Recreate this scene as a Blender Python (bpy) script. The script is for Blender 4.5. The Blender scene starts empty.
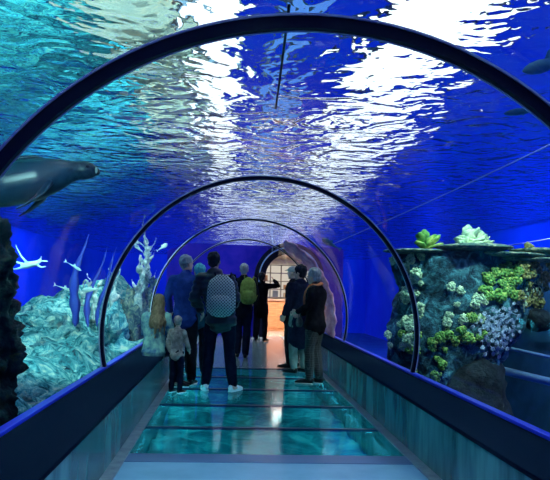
import bpy, bmesh, math, random
from mathutils import Vector, Matrix, noise
R_ = math.radians
PI = math.pi
random.seed(7)
C = bpy.context.scene.collection
SC = bpy.context.scene

# ------------------------------------------------------------------ materials
MATS = {}
def nt(name):
    m = bpy.data.materials.new(name); m.use_nodes = True
    t = m.node_tree
    for n in list(t.nodes): t.nodes.remove(n)
    out = t.nodes.new('ShaderNodeOutputMaterial')
    MATS[name] = m
    return m, t, out
def N(t, kind, **kw):
    n = t.nodes.new(kind)
    for k, v in kw.items():
        if k in n.inputs.keys(): n.inputs[k].default_value = v
        else: setattr(n, k, v)
    return n
def coords(t, scale=(1,1,1), rot=(0,0,0), obj=True):
    tc = N(t, 'ShaderNodeTexCoord'); mp = N(t, 'ShaderNodeMapping')
    mp.inputs['Scale'].default_value = scale; mp.inputs['Rotation'].default_value = rot
    t.links.new(tc.outputs['Object' if obj else 'Generated'], mp.inputs['Vector'])
    return mp.outputs['Vector']
def ramp(t, src, stops):
    r = N(t, 'ShaderNodeValToRGB'); e = r.color_ramp.elements
    while len(e) < len(stops): e.new(0.5)
    for k, (p, c) in enumerate(stops):
        e[k].position = p; e[k].color = (*c, 1)
    t.links.new(src, r.inputs['Fac'])
    return r.outputs['Color']
def mat(name, col, rough=0.6, noise_col=None, nscale=6, bump=0.0, bscale=20, metallic=0.0, spec=0.12, stretch=(1,1,1), coat=0, stops=None, detail=4, distort=0.0, bdist=0.02):
    if name in MATS: return MATS[name]
    m, t, out = nt(name)
    b = N(t, 'ShaderNodeBsdfPrincipled', Roughness=rough, Metallic=metallic)
    b.inputs['Specular IOR Level'].default_value = spec
    b.inputs['Coat Weight'].default_value = coat
    b.inputs['Base Color'].default_value = (*col, 1)
    v = coords(t, stretch)
    if noise_col is not None or stops:
        n = N(t, 'ShaderNodeTexNoise', Scale=nscale, Detail=detail, Roughness=0.6, Distortion=distort)
        t.links.new(v, n.inputs['Vector'])
        cc = ramp(t, n.outputs['Fac'], stops or [(0.35, col), (0.65, noise_col)])
        t.links.new(cc, b.inputs['Base Color'])
    if bump:
        n2 = N(t, 'ShaderNodeTexNoise', Scale=bscale, Detail=5, Roughness=0.6, Distortion=distort)
        t.links.new(v, n2.inputs['Vector'])
        bp = N(t, 'ShaderNodeBump', Strength=bump, Distance=bdist)
        t.links.new(n2.outputs['Fac'], bp.inputs['Height'])
        t.links.new(bp.outputs['Normal'], b.inputs['Normal'])
    t.links.new(b.outputs[0], out.inputs['Surface'])
    return m
def emit(name, col, strength):
    m, t, out = nt(name)
    e = N(t, 'ShaderNodeEmission', Color=(*col, 1), Strength=strength)
    t.links.new(e.outputs[0], out.inputs['Surface'])
    return m

# ------------------------------------------------------------------ mesh helpers
def link(name, bm, m, parent=None, smooth=True):
    me = bpy.data.meshes.new(name); bm.normal_update(); bm.to_mesh(me); bm.free()
    if smooth:
        for p in me.polygons: p.use_smooth = True
    o = bpy.data.objects.new(name, me); C.objects.link(o)
    if m: me.materials.append(m)
    if parent: o.parent = parent
    return o
def tag(o, label, cat, group=None, kind=None):
    o['label'] = label; o['category'] = cat
    if group: o['group'] = group
    if kind: o['kind'] = kind
    return o
def thing(name, label, cat, loc=(0,0,0), rotz=0, group=None):
    o = bpy.data.objects.new(name, None); C.objects.link(o)
    o.location = loc; o.rotation_euler = (0, 0, rotz)
    return tag(o, label, cat, group)
def struct(name, bm, m, label=None, smooth=False):
    o = link(name, bm, m, None, smooth); o['kind'] = 'structure'
    if label: o['label'] = label
    return o
def box(bm, lo, hi, bev=0.0):
    r = bmesh.ops.create_cube(bm, size=1)
    c = [(a+b)/2 for a, b in zip(lo, hi)]; s = [b-a for a, b in zip(lo, hi)]
    for v in r['verts']: v.co = Vector((v.co.x*s[0]+c[0], v.co.y*s[1]+c[1], v.co.z*s[2]+c[2]))
    if bev:
        es = list({e for v in r['verts'] for e in v.link_edges})
        bmesh.ops.bevel(bm, geom=es, offset=bev, segments=2, affect='EDGES', profile=0.6)
def tube(bm, pts, rad, seg=10, ref=Vector((0,0,1)), cap=True, dome=True):
    """loft of ellipses; rad entries are r or (r_side, r_ref)"""
    pts = [Vector(p) for p in pts]
    rad = [(r, r) if not isinstance(r, (tuple, list)) else r for r in rad]
    if dome:
        d0 = (pts[0]-pts[1]).normalized(); d1 = (pts[-1]-pts[-2]).normalized()
        a, b = rad[0], rad[-1]; ma, mb = min(a), min(b)
        pts = [pts[0]+d0*ma*0.9, pts[0]+d0*ma*0.6] + pts + [pts[-1]+d1*mb*0.6, pts[-1]+d1*mb*0.9]
        rad = [(a[0]*.3, a[1]*.3), (a[0]*.78, a[1]*.78)] + rad + [(b[0]*.78, b[1]*.78), (b[0]*.3, b[1]*.3)]
    rings = []
    for i, p in enumerate(pts):
        d = (pts[min(i+1, len(pts)-1)]-pts[max(i-1, 0)]).normalized()
        rf = ref if abs(d.dot(ref)) < 0.97 else Vector((0, 1, 0)) if abs(d.y) < 0.9 else Vector((1, 0, 0))
        s = d.cross(rf).normalized(); u = s.cross(d).normalized()
        rings.append([bm.verts.new(p + s*math.cos(2*PI*k/seg)*rad[i][0] + u*math.sin(2*PI*k/seg)*rad[i][1]) for k in range(seg)])
    for a, b in zip(rings, rings[1:]):
        for k in range(seg):
            bm.faces.new((a[k], a[(k+1) % seg], b[(k+1) % seg], b[k]))
    if cap:
        bm.faces.new(list(reversed(rings[0]))); bm.faces.new(rings[-1])
    return rings
def ellipsoid(bm, c, r, sub=3, rot=None):
    g = bmesh.ops.create_icosphere(bm, subdivisions=sub, radius=1)
    for v in g['verts']:
        p = Vector((v.co.x*r[0], v.co.y*r[1], v.co.z*r[2]))
        if rot: p = rot @ p
        v.co = p + Vector(c)
    return g['verts']
def remesh(o, vox, smooth=2):
    """fuse the overlapping lofts of o into one continuous surface"""
    md = o.modifiers.new('r', 'REMESH'); md.mode = 'VOXEL'; md.voxel_size = vox; md.use_smooth_shade = True
    if smooth:
        s = o.modifiers.new('s', 'SMOOTH'); s.iterations = smooth; s.factor = 0.5
    dg = bpy.context.evaluated_depsgraph_get()
    me = bpy.data.meshes.new_from_object(o.evaluated_get(dg))
    old = o.data
    for m in old.materials:
        if not len(me.materials): me.materials.append(m)
    o.modifiers.clear(); o.data = me; me.name = o.name
    for p in me.polygons: p.use_smooth = True
    return o
def displace(o, amp, freq, seed=0.0, octv=3, zs=1.0):
    me = o.data; me.update()
    off = Vector((seed*3.1, seed*7.7, seed*1.3))
    nv = [v.normal.copy() for v in me.vertices]
    for v, n in zip(me.vertices, nv):
        p = v.co*freq + off; p.z *= zs
        v.co += n*amp*noise.fractal(p, 1.0, 2.0, octv)
    me.update()
def copy_tree(o, parent=None):
    c = o.copy(); C.objects.link(c)
    c.parent = parent
    for ch in o.children: copy_tree(ch, c)
    return c
def aim(o, tgt):
    o.rotation_euler = (Vector(tgt)-o.location).to_track_quat('-Z', 'Y').to_euler()

# ------------------------------------------------------------------ measures (metres)
CX, ZC, RT = 0.346, 0.858, 1.738      # tunnel axis, arc centre height, radius
ZS = 0.449                             # sill height
WO, WI = 1.685, 1.212                  # half widths: foot of the glass, inner wall
Y0, Y1, Y2, Y3, Y4, YE = -3.5, 2.944, 7.558, 12.224, 17.243, 20.0
SURF = 3.5                             # water surface
A0 = math.asin((ZS-ZC)/RT)             # arc start angle below horizontal

# ------------------------------------------------------------------ camera
H = 1.341; F = 691.06; yaw, pitch, roll = 0.0616185, 0.0721227, 0.0255350
cam = bpy.data.cameras.new('camera'); co = bpy.data.objects.new('camera', cam); C.objects.link(co)
fw = Vector((math.sin(yaw)*math.cos(pitch), math.cos(yaw)*math.cos(pitch), math.sin(pitch)))
r = fw.cross(Vector((0,0,1))).normalized(); u = r.cross(fw)
r2 = r*math.cos(roll)+u*math.sin(roll); u2 = -r*math.sin(roll)+u*math.cos(roll)
co.matrix_world = Matrix(((r2.x, u2.x, -fw.x, 0), (r2.y, u2.y, -fw.y, 0), (r2.z, u2.z, -fw.z, H), (0, 0, 0, 1)))
cam.sensor_width = 36; cam.lens = F*36/550; cam.clip_end = 200
SC.camera = co

# ------------------------------------------------------------------ material set
M_steel = mat('dark_rib_steel', (0.003, 0.006, 0.02), 0.5, spec=0.1)
M_seal_strip = mat('silicone_seal', (0.45, 0.5, 0.62), 0.35)
M_sill = mat('black_gloss_stone', (0.004, 0.010, 0.022), 0.4, spec=0.0, bump=0.03, bscale=3)
M_rail = mat('blue_rail_metal', (0.02, 0.06, 0.85), 0.3, spec=0.6)
M_wallpanel = mat('teal_wall_panel', (0.008, 0.06, 0.08), 0.25, noise_col=(0.05, 0.22, 0.23), nscale=1.6, stretch=(1, 2.2, .5), spec=0.2)
M_steelstrip = mat('pale_trim_metal', (0.22, 0.34, 0.36), 0.35, metallic=0.3, noise_col=(0.12, 0.2, 0.24), nscale=9)
M_slab = mat('pale_polished_slab', (0.12, 0.34, 0.46), 0.32, noise_col=(0.17, 0.42, 0.55), nscale=2.5, bump=0.03, bscale=5)
M_far = mat('grey_polished_floor', (0.10, 0.17, 0.20), 0.16, noise_col=(0.15, 0.22, 0.26), nscale=4, bump=0.03, bscale=6)
M_joint = mat('dark_floor_joint', (0.01, 0.03, 0.07), 0.3)
M_frame = mat('blue_grey_floor_frame', (0.06, 0.14, 0.26), 0.3)
M_bed = mat('pool_bed_sand', (0.02, 0.20, 0.22), 0.8, stops=[(0.3, (0.003, 0.05, 0.07)), (0.5, (0.01, 0.17, 0.19)), (0.62, (0.05, 0.34, 0.33)), (0.75, (0.25, 0.5, 0.4))], nscale=2.6, bump=0.5, bscale=9, distort=1.2, detail=7)
M_tank = mat('blue_tank_wall', (0.0, 0.03, 0.62), 0.9, noise_col=(0.002, 0.05, 0.75), nscale=0.35, spec=0.05)
M_tankfloor = mat('blue_tank_floor', (0.0, 0.02, 0.25), 0.9, noise_col=(0.0, 0.05, 0.3), nscale=1.5, spec=0.05)
M_reef = mat('pale_reef_rock', (0.1, 0.4, 0.4), 0.85, stops=[(0.33, (0.005, 0.05, 0.08)), (0.45, (0.05, 0.34, 0.38)), (0.56, (0.25, 0.62, 0.60)), (0.68, (0.70, 0.88, 0.70))], nscale=4.2, bump=1.0, bscale=11, distort=2.2, detail=8, bdist=0.09)
M_rockwhite = mat('pale_coral_rock', (0.5, 0.62, 0.55), 0.8, stops=[(0.3, (0.05, 0.14, 0.16)), (0.48, (0.35, 0.5, 0.48)), (0.65, (0.75, 0.8, 0.68))], nscale=9, bump=0.9, bscale=18, distort=1.0, bdist=0.05)
M_spirerock = mat('brown_teal_rock', (0.1, 0.16, 0.14), 0.85, stops=[(0.3, (0.01, 0.03, 0.04)), (0.5, (0.07, 0.16, 0.14)), (0.68, (0.32, 0.36, 0.24))], nscale=8, bump=0.9, bscale=14, distort=1.5, bdist=0.06)
M_pillar = mat('encrusted_pillar_rock', (0.02, 0.07, 0.09), 0.85, stops=[(0.32, (0.004, 0.012, 0.02)), (0.5, (0.02, 0.08, 0.11)), (0.63, (0.07, 0.28, 0.33)), (0.8, (0.3, 0.5, 0.45))], nscale=7, bump=1.0, bscale=22, distort=1.0, detail=8, bdist=0.05)
M_darkrock = mat('dark_rock', (0.002, 0.005, 0.010), 0.8, noise_col=(0.012, 0.024, 0.03), nscale=8, bump=0.8, bscale=14, bdist=0.05)
M_cgreen = mat('green_coral', (0.10, 0.30, 0.06), 0.8, stops=[(0.35, (0.03, 0.13, 0.04)), (0.52, (0.14, 0.36, 0.08)), (0.68, (0.5, 0.62, 0.18))], nscale=16, bump=0.5, bscale=50)
M_cpale = mat('pale_green_coral', (0.35, 0.55, 0.4), 0.8, stops=[(0.35, (0.10, 0.26, 0.18)), (0.6, (0.5, 0.7, 0.45))], nscale=18, bump=0.5, bscale=50)
M_cblue = mat('blue_white_coral', (0.25, 0.42, 0.6), 0.8, stops=[(0.35, (0.08, 0.18, 0.3)), (0.6, (0.42, 0.6, 0.75))], nscale=30, bump=0.4, bscale=60)
M_colive = mat('olive_coral', (0.2, 0.22, 0.07), 0.8, stops=[(0.35, (0.04, 0.08, 0.03)), (0.6, (0.3, 0.32, 0.12))], nscale=16, bump=0.5, bscale=50)
M_glass_streak = mat('violet_streak_tint', (0.04, 0.08, 0.50), 0.5, noise_col=(0.08, 0.13, 0.6), nscale=4, stretch=(1, 1, .3))
M_fishpale = mat('pale_fish_skin', (0.45, 0.75, 0.72), 0.4, noise_col=(0.65, 0.85, 0.7), nscale=20)
M_seal = mat('dark_seal_skin', (0.002, 0.008, 0.022), 0.38, noise_col=(0.004, 0.014, 0.03), nscale=5, spec=0.2)
M_muzzle = mat('pale_muzzle', (0.25, 0.34, 0.32), 0.5)
M_shark = mat('grey_blue_shark', (0.02, 0.14, 0.24), 0.5, noise_col=(0.05, 0.22, 0.28), nscale=6)
M_rope = mat('white_rope', (0.25, 0.3, 0.7), 0.6)
M_cable = mat('black_cable', (0.003, 0.004, 0.02), 0.6)
M_ledge = mat('dark_teal_concrete', (0.006, 0.045, 0.045), 0.6, noise_col=(0.015, 0.075, 0.095), nscale=1.5, bump=.2, bscale=8)
M_pipe = mat('pale_pipe', (0.16, 0.34, 0.36), 0.4)
M_reef_mirror = mat('teal_reef_reflection', (0.03, 0.25, 0.28), 0.6, stops=[(0.34, (0.0, 0.012, 0.05)), (0.44, (0.005, 0.09, 0.14)), (0.54, (0.03, 0.34, 0.38)), (0.64, (0.10, 0.52, 0.46)), (0.74, (0.50, 0.5, 0.22))], nscale=1.1, bump=1.0, bscale=3, distort=1.5, detail=8, bdist=0.3)
M_beige = mat('beige_render', (0.52, 0.5, 0.42), 0.7, stops=[(0.3, (0.06, 0.08, 0.07)), (0.48, (0.19, 0.20, 0.17)), (0.6, (0.3, 0.27, 0.2)), (0.72, (0.50, 0.24, 0.07))], nscale=1.3, distort=1.0)
M_mauve = mat('mauve_hall_reflection', (0.50, 0.16, 0.32), 0.6, noise_col=(0.85, 0.45, 0.55), nscale=5, stretch=(1, .25, 1), bump=0.4, bscale=6, bdist=.06)

def skin_mat(name, col): return mat(name, col, 0.5, spec=0.4)
SKIN = skin_mat('skin_fair', (0.55, 0.32, 0.24)); SKIN2 = skin_mat('skin_tan', (0.42, 0.23, 0.15))

# acrylic: clear with a fresnel sheen
m, t, out = nt('acrylic')
def sheen(t, lo, hi, pw):
    lw = N(t, 'ShaderNodeLayerWeight', Blend=0.5)
    a = N(t, 'ShaderNodeMath', operation='POWER'); a.inputs[1].default_value = pw
    t.links.new(lw.outputs['Facing'], a.inputs[0])
    b = N(t, 'ShaderNodeMath', operation='MULTIPLY_ADD'); b.inputs[1].default_value = hi; b.inputs[2].default_value = lo
    t.links.new(a.outputs[0], b.inputs[0])
    return b
mul = sheen(t, .015, .38, 4.0)
tr = N(t, 'ShaderNodeBsdfTransparent', Color=(0.93, 0.96, 1.0, 1)); gl = N(t, 'ShaderNodeBsdfGlossy', Roughness=0.04)
mx = N(t, 'ShaderNodeMixShader')
t.links.new(mul.outputs[0], mx.inputs[0]); t.links.new(tr.outputs[0], mx.inputs[1]); t.links.new(gl.outputs[0], mx.inputs[2])
t.links.new(mx.outputs[0], out.inputs['Surface'])
M_acrylic = m
# floor glass
m, t, out = nt('floor_glass')
lw = sheen(t, .04, .45, 4.0)
tr = N(t, 'ShaderNodeBsdfTransparent', Color=(0.42, 0.92, 0.95, 1)); gl = N(t, 'ShaderNodeBsdfGlossy', Roughness=0.09)
nz = N(t, 'ShaderNodeTexNoise', Scale=5.0, Detail=2.0); bp = N(t, 'ShaderNodeBump', Strength=0.08, Distance=0.02)
t.links.new(coords(t), nz.inputs['Vector']); t.links.new(nz.outputs['Fac'], bp.inputs['Height']); t.links.new(bp.outputs[0], gl.inputs['Normal'])
mx = N(t, 'ShaderNodeMixShader')
t.links.new(lw.outputs[0], mx.inputs[0]); t.links.new(tr.outputs[0], mx.inputs[1]); t.links.new(gl.outputs[0], mx.inputs[2])
t.links.new(mx.outputs[0], out.inputs['Surface'])
M_fglass = m
# water: a clear sheet whose underside ripples
def water(name, strength):
    m, t, out = nt(name)
    g = N(t, 'ShaderNodeBsdfGlass', Roughness=0.0, IOR=1.08, Color=(0.95, 0.98, 1.0, 1))
    if strength:
        a = N(t, 'ShaderNodeTexNoise', Scale=1.7, Detail=1.5, Roughness=0.45, Distortion=1.4)
        b = N(t, 'ShaderNodeTexNoise', Scale=5.5, Detail=1.0, Roughness=0.5, Distortion=0.8)
        v = coords(t, (1, 1, 1)); t.links.new(v, a.inputs['Vector']); t.links.new(v, b.inputs['Vector'])
        s = N(t, 'ShaderNodeMath', operation='MULTIPLY_ADD'); s.inputs[1].default_value = 0.20
        t.links.new(b.outputs['Fac'], s.inputs[0]); t.links.new(a.outputs['Fac'], s.inputs[2])
        bp = N(t, 'ShaderNodeBump', Strength=1.0, Distance=strength)
        t.links.new(s.outputs[0], bp.inputs['Height']); t.links.new(bp.outputs[0], g.inputs['Normal'])
    t.links.new(g.outputs[0], out.inputs['Surface'])
    return m
M_wbot = water('water_underside', 0.11); M_wtop = water('water_top', 0)

# ------------------------------------------------------------------ world
w = bpy.data.worlds.new('world'); SC.world = w; w.use_nodes = True
bg = w.node_tree.nodes['Background']; bg.inputs[0].default_value = (0.004, 0.035, 0.9, 1); bg.inputs[1].default_value = 0.62

# ------------------------------------------------------------------ tunnel shell
XL, XR = CX-WI, CX+WI
def sidewall(s):
    x_in, x_out = CX+s*WI, CX+s*(WO+.06)
    nm = 'wall_left' if s < 0 else 'wall_right'
    bm = bmesh.new(); box(bm, (min(x_in, x_out), Y0, -0.7), (max(x_in, x_out), YE, ZS-0.03))
    struct(nm, bm, M_wallpanel)
    bm = bmesh.new(); a, b = x_in-s*0.015, x_out
    box(bm, (min(a, b), Y0, ZS-0.03), (max(a, b), YE, ZS), 0.006)
    struct('trim_1' if s < 0 else 'trim_2', bm, M_sill)
    bm = bmesh.new(); a, b = CX+s*(WO-0.035), CX+s*(WO+0.03)
    box(bm, (min(a, b), Y0, ZS), (max(a, b), YE, ZS+0.028), 0.006)
    struct('trim_3' if s < 0 else 'trim_4', bm, M_rail)
    bm = bmesh.new(); a, b = x_in, x_in-s*0.09
    box(bm, (min(a, b), Y0, 0), (max(a, b), YE, 0.012), 0.003)
    struct('baseboard_left' if s < 0 else 'baseboard_right', bm, M_steelstrip)
sidewall(-1); sidewall(1)
# the low panels are lined by upright butt joints on the right wall
def arc_pts(r, a0, a1, n):
    return [(CX+r*math.cos(a0+(a1-a0)*k/n), ZC+r*math.sin(a0+(a1-a0)*k/n)) for k in range(n+1)]
seams = [Y0, Y1, Y2, Y3, Y4, YE]
for k, (ya, yb) in enumerate(zip(seams, seams[1:])):
    bm = bmesh.new(); n = 56
    ny = 6; rows = []
    for j in range(ny+1):
        y = ya+(yb-ya)*j/ny
        rows.append([bm.verts.new((x, y, z)) for x, z in arc_pts(RT, A0, PI-A0, n)])
    for a, b in zip(rows, rows[1:]):
        for i in range(n): bm.faces.new((a[i], b[i], b[i+1], a[i+1]))
    struct('window_%d' % (k+1), bm, M_acrylic, smooth=True)
def rib(y, ri, ro, depth, label, strips=True, a0=A0):
    t = thing('tunnel_rib', label, 'arch rib', (CX, y, ZS), 0, None)
    def ring(ra, rb, d0, d1, m, nm):
        bm = bmesh.new(); n = 72; rows = []
        for k in range(n+1):
            a = a0+(PI-2*a0)*k/n
            rows.append([bm.verts.new((rr*math.cos(a), yy, ZC-ZS+rr*math.sin(a))) for rr, yy in ((ra, d0), (rb, d0), (rb, d1), (ra, d1))])
        for a, b in zip(rows, rows[1:]):
            for i in range(4): bm.faces.new((a[i], a[(i+1) % 4], b[(i+1) % 4], b[i]))
        bm.faces.new(rows[0]); bm.faces.new(list(reversed(rows[-1])))
        o = link(nm, bm, m, t, True)
        try: o.data.set_sharp_from_angle(angle=R_(40))
        except Exception: pass
        return o
    ring(ri, ro, -depth/2, depth/2, M_steel, 'steel_band')
    if strips:
        ring(ri-.004, ri+.005, depth/2, depth/2+.012, M_seal_strip, 'seal_strip')
        ring(ro-.006, ro+.003, -depth/2-.010, -depth/2, M_seal_strip, 'seal_strip')
    return t
rib(Y1, RT-.110, RT-.050, 0.035, 'broad dark steel rib nearest the viewer, arching over the tunnel')
rib(Y2, RT-.040, RT-.004, 0.06, 'slim dark rib rising from the sill beside the coral pillar')
rib(Y3, RT-.030, RT-.004, 0.05, 'thin dark rib arching just above the grey-haired man, third one in')
rib(Y4, RT-.030, RT-.004, 0.06, 'farthest thin rib before the round doorway')
# a rib behind the viewer
# ------------------------------------------------------------------ floor
def slab(x0, x1, y0, y1, z0, z1, m, nm='floor', label=None):
    bm = bmesh.new(); box(bm, (x0, y0, z0), (x1, y1, z1), 0.002)
    return struct(nm, bm, m, label)
slab(XL, XR, Y0, 5.46, -0.12, 0, M_slab, 'floor_near')
slab(XL, XR, 11.9, YE, -0.12, 0, M_far, 'floor_far')
YJ = [5.46+.24, 6.82, 8.12, 9.42, 10.68, 11.9]
labels = ['teal glass floor panel nearest the pale floor slab', 'teal glass floor panel, second from the pale slab', 'teal glass floor panel under the man with the white rucksack',
          'teal glass floor panel under the grey-haired woman', 'teal glass floor panel farthest in, before the grey floor']
for k in range(5):
    bm = bmesh.new(); box(bm, (XL+.09, YJ[k]+.02, -.03), (XR-.09, YJ[k+1]-.02, -.001))
    o = link('glass_floor_panel', bm, M_fglass, None, False); tag(o, labels[k], 'floor panel')
jl = ['wide blue-grey metal floor frame along the pale slab', 'dark metal joint bar, first across the glass floor', 'dark metal joint bar, second across the glass floor',
      'dark metal joint bar in front of the standing visitors', 'dark metal joint bar just beyond the grey-haired woman', 'dark metal joint bar where glass meets grey floor']
for k, y in enumerate(YJ):
    bm = bmesh.new()
    box(bm, (XL+.05, 5.46 if k == 0 else y-.022, -.02), (XR-.05, y+.022 if k else y+.02, 0.004), .002)
    o = link('floor_joint_bar', bm, M_frame if k == 0 else M_joint, None, False); tag(o, jl[k], 'floor joint')
# the lit pool bed seen through the floor panels
bm = bmesh.new(); nx, ny = 34, 70; vs = []
for j in range(ny+1):
    for i in range(nx+1):
        x = XL-.1+(XR-XL+.2)*i/nx; y = 5.2+12.0*j/ny
        vs.append(bm.verts.new((x, y, -0.48+0.10*noise.fractal(Vector((x*1.4, y*1.4, 3)), 1, 2, 4))))
for j in range(ny):
    for i in range(nx):
        q = j*(nx+1)+i; bm.faces.new((vs[q], vs[q+1], vs[q+nx+2], vs[q+nx+1]))
struct('ground_pool_bed', bm, M_bed, smooth=True)

# ------------------------------------------------------------------ the tank
def quad(nm, pts, m, label=None):
    bm = bmesh.new(); bm.faces.new([bm.verts.new(p) for p in pts]); return struct(nm, bm, m, label)
TX0, TX1, TY0, TY1, TZ = -8.5, 9.0, -3.6, 46.0, -1.4
def wallbox(nm, lo, hi, m):
    bm = bmesh.new(); box(bm, lo, hi); return struct(nm, bm, m)
wallbox('wall_tank_left', (TX0-.3, TY0, TZ), (TX0, TY1, SURF+.25), M_tank)
wallbox('wall_tank_right', (TX1, TY0, TZ), (TX1+.3, TY1, SURF+.25), M_tank)
wallbox('wall_tank_end', (TX0-.3, TY1, TZ), (TX1+.3, TY1+.3, SURF+.25), M_tank)
wallbox('wall_tank_back', (TX0-.3, TY0-.3, TZ), (TX1+.3, TY0, SURF+.25), M_tank)
wallbox('ground_tank_floor', (TX0, TY0, TZ-.2), (TX1, TY1, TZ), M_tankfloor)
# water sheet
bm = bmesh.new(); nx, ny = 110, 300; vs = []
for j in range(ny+1):
    y = TY0+(TY1-TY0)*(j/ny)
    for i in range(nx+1):
        x = TX0+(TX1-TX0)*i/nx
        vs.append(bm.verts.new((x, y, SURF+0.035*noise.noise(Vector((x*.9, y*.9, 0)))+0.015*noise.noise(Vector((x*2.4, y*2.4, 5))))))
tb = []
for j in range(ny):
    for i in range(nx):
        q = j*(nx+1)+i; bm.faces.new((vs[q], vs[q+nx+1], vs[q+nx+2], vs[q+1]))
top = [bm.verts.new(p) for p in ((TX0, TY0, SURF+.2), (TX1, TY0, SURF+.2), (TX1, TY1, SURF+.2), (TX0, TY1, SURF+.2))]
ft = bm.faces.new(top); ft.material_index = 1
ws = struct('water_surface', bm, M_wbot, smooth=True); ws.data.materials.append(M_wtop)
ws['label'] = 'rippling water surface above the tunnel'

# ------------------------------------------------------------------ the hall above the water: luminous skylights, stand-in rock for the reef reflection
M_sky = emit('skylight_glow', (0.93, 1.0, 0.93), 2.0)
M_caustic_band = emit('caustic_band_glow', (0.12, 0.35, 1.0), 0.9)
M_skyframe = mat('skylight_frame', (0.12, 0.16, 0.22), 0.5)
def skylight(x0, x1, y0, y1, z, label, m=M_sky, nb=3):
    t = thing('skylight', label, 'skylight', ((x0+x1)/2, (y0+y1)/2, z), 0)
    bm = bmesh.new(); w_, d_ = (x1-x0)/2, (y1-y0)/2
    box(bm, (-w_, -d_, 0), (w_, d_, .03)); link('luminous_panel', bm, m, t, False)
    bm = bmesh.new()
    for s in (-1, 1):
        box(bm, (s*w_-.05, -d_-.05, -.06), (s*w_+.05, d_+.05, .1)); box(bm, (-w_-.05, s*d_-.05, -.06), (w_+.05, s*d_+.05, .1))
    link('frame', bm, M_skyframe, t, False)
    return t
ZL = 6.0; kf = (ZL-H)/(SURF-H); ks = (SURF-H)/(3.1-H)*kf
skylight(-.32*ks, 0.02*ks, 9, 60, ZL, 'long narrow bright skylight over the left of the tunnel')
skylight(.90*ks, 1.62*ks, 9, 60, ZL, 'long broad bright skylight over the right of the tunnel')
skylight(0.06*ks, .86*ks, 27, 60, ZL+.02, 'bright skylight between the two long ones, farther along')
skylight(.26*ks, .44*ks, 9, 26, ZL, 'thin bluish strip imitating a caustic band between the two long skylights', M_caustic_band)  # glowing strip added to imitate the bluish caustic band on the water
bm = bmesh.new(); box(bm, (-.88*ks, 6, ZL-.3), (-.36*ks, 60, ZL+.4)); 
o = link('ceiling_beam', bm, M_beige, None, False); o['kind'] = 'structure'
# rock added above the water to imitate the reef mirrored in its underside
bm = bmesh.new(); nx, ny = 90, 130; vs = []
for j in range(ny+1):
    y = 2.0+26*j/ny
    for i in range(nx+1):
        s = i/nx
        x = -.9*ks - 4.2*max(0, 1-s/.8); z = SURF+.25 + (2.7*s**.9 if s < .8 else 2.21+(s-.8)*12)
        d = noise.fractal(Vector((x*.5, y*.5, z*.5)), 1, 2, 5)
        vs.append(bm.verts.new((x+d*.5, y, z+d*.35)))
for j in range(ny):
    for i in range(nx):
        q = j*(nx+1)+i; bm.faces.new((vs[q], vs[q+1], vs[q+nx+2], vs[q+nx+1]))
o = link('reef_reflection_rock', bm, M_reef_mirror, None, True); o['kind'] = 'structure'; o['label'] = 'teal rock above the water imitating the reef reflection on the left'

# ------------------------------------------------------------------ left reef
def reef_h(x, y):
    t_ = max(0, min(1, (-1.55-x)/1.3))
    base = 0.10+0.04*(y-6) + t_*(0.40+0.045*(y-6))
    if x < -3.0: base -= (-3.0-x)*0.55
    f = noise.fractal(Vector((x*1.1, y*1.1, 0)), 1, 2, 6)
    v = noise.voronoi(Vector((x*1.7, y*1.7, 0)))[0]
    return base+0.22*f+0.22*(v[1]-v[0])
bm = bmesh.new(); nx, ny = 90, 230; vs = []
for j in range(ny+1):
    y = 3.0+15*j/ny
    for i in range(nx+1):
        x = CX-WO-.08-4.2*(i/nx)**1.2
        vs.append(bm.verts.new((x, y, reef_h(x, y))))
for j in range(ny):
    for i in range(nx):
        q = j*(nx+1)+i; bm.faces.new((vs[q], vs[q+nx+1], vs[q+nx+2], vs[q+1]))
o = link('ground_reef_slope', bm, M_reef, None, True); o['kind'] = 'structure'; o['label'] = 'pale teal reef slope outside the left glass'
def rock(name, loc, r, m, seed, label, cat='rock', amp=.35, group=None, sub=4, freq=1.6):
    bm = bmesh.new(); ellipsoid(bm, (0, 0, 0), (1, 1, 1), sub)
    mr = sum(r)/3
    for v in bm.verts:
        n = v.co.copy(); p = n*freq+Vector((seed*5.3, seed*2.1, seed))
        vo = noise.voronoi(p*1.3)[0]
        k = 1+amp*noise.fractal(p, 1, 2, 5)+amp*.6*(vo[1]-vo[0])
        v.co = Vector((n.x*r[0]*k, n.y*r[1]*k, n.z*r[2]*k))
    o = link(name, bm, m); o.location = loc; tag(o, label, cat, group)
    return o
RK = [(-2.75, 9.0, .50, .42, .55, .26, 'flat pale teal rock low at the left end of the reef'),
      (-2.75, 10.2, .70, .5, .6, .25, 'rounded teal rock topping the left part of the reef'),
      (-2.75, 11.4, .82, .55, .6, .28, 'broad pale rock on the reef crest left of the second rib'),
      (-2.35, 12.0, 1.0, .42, .5, .34, 'tall pale rock behind the second rib foot'),
      (-2.2, 8.6, .30, .34, .5, .25, 'pale striped rock low against the left sill'),
      (-2.1, 10.0, .36, .28, .5, .30, 'ridged teal rock halfway up the reef'),
      (-1.85, 11.2, .62, .20, .45, .38, 'upright pale rock close to the glass left of the seated girl'),
      (-1.75, 12.6, .72, .24, .5, .50, 'craggy brownish rock just left of the seated girl'),
      (-2.0, 7.4, .12, .3, .5, .22, 'teal rock nearest the viewer on the left reef')]
for k, (x, y, z, a, b, c, lab) in enumerate(RK):
    rock('reef_rock', (x, y, z), (a, b, c), M_spirerock if k == 7 else M_reef, k+1, lab, amp=.38, freq=2.0)
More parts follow.
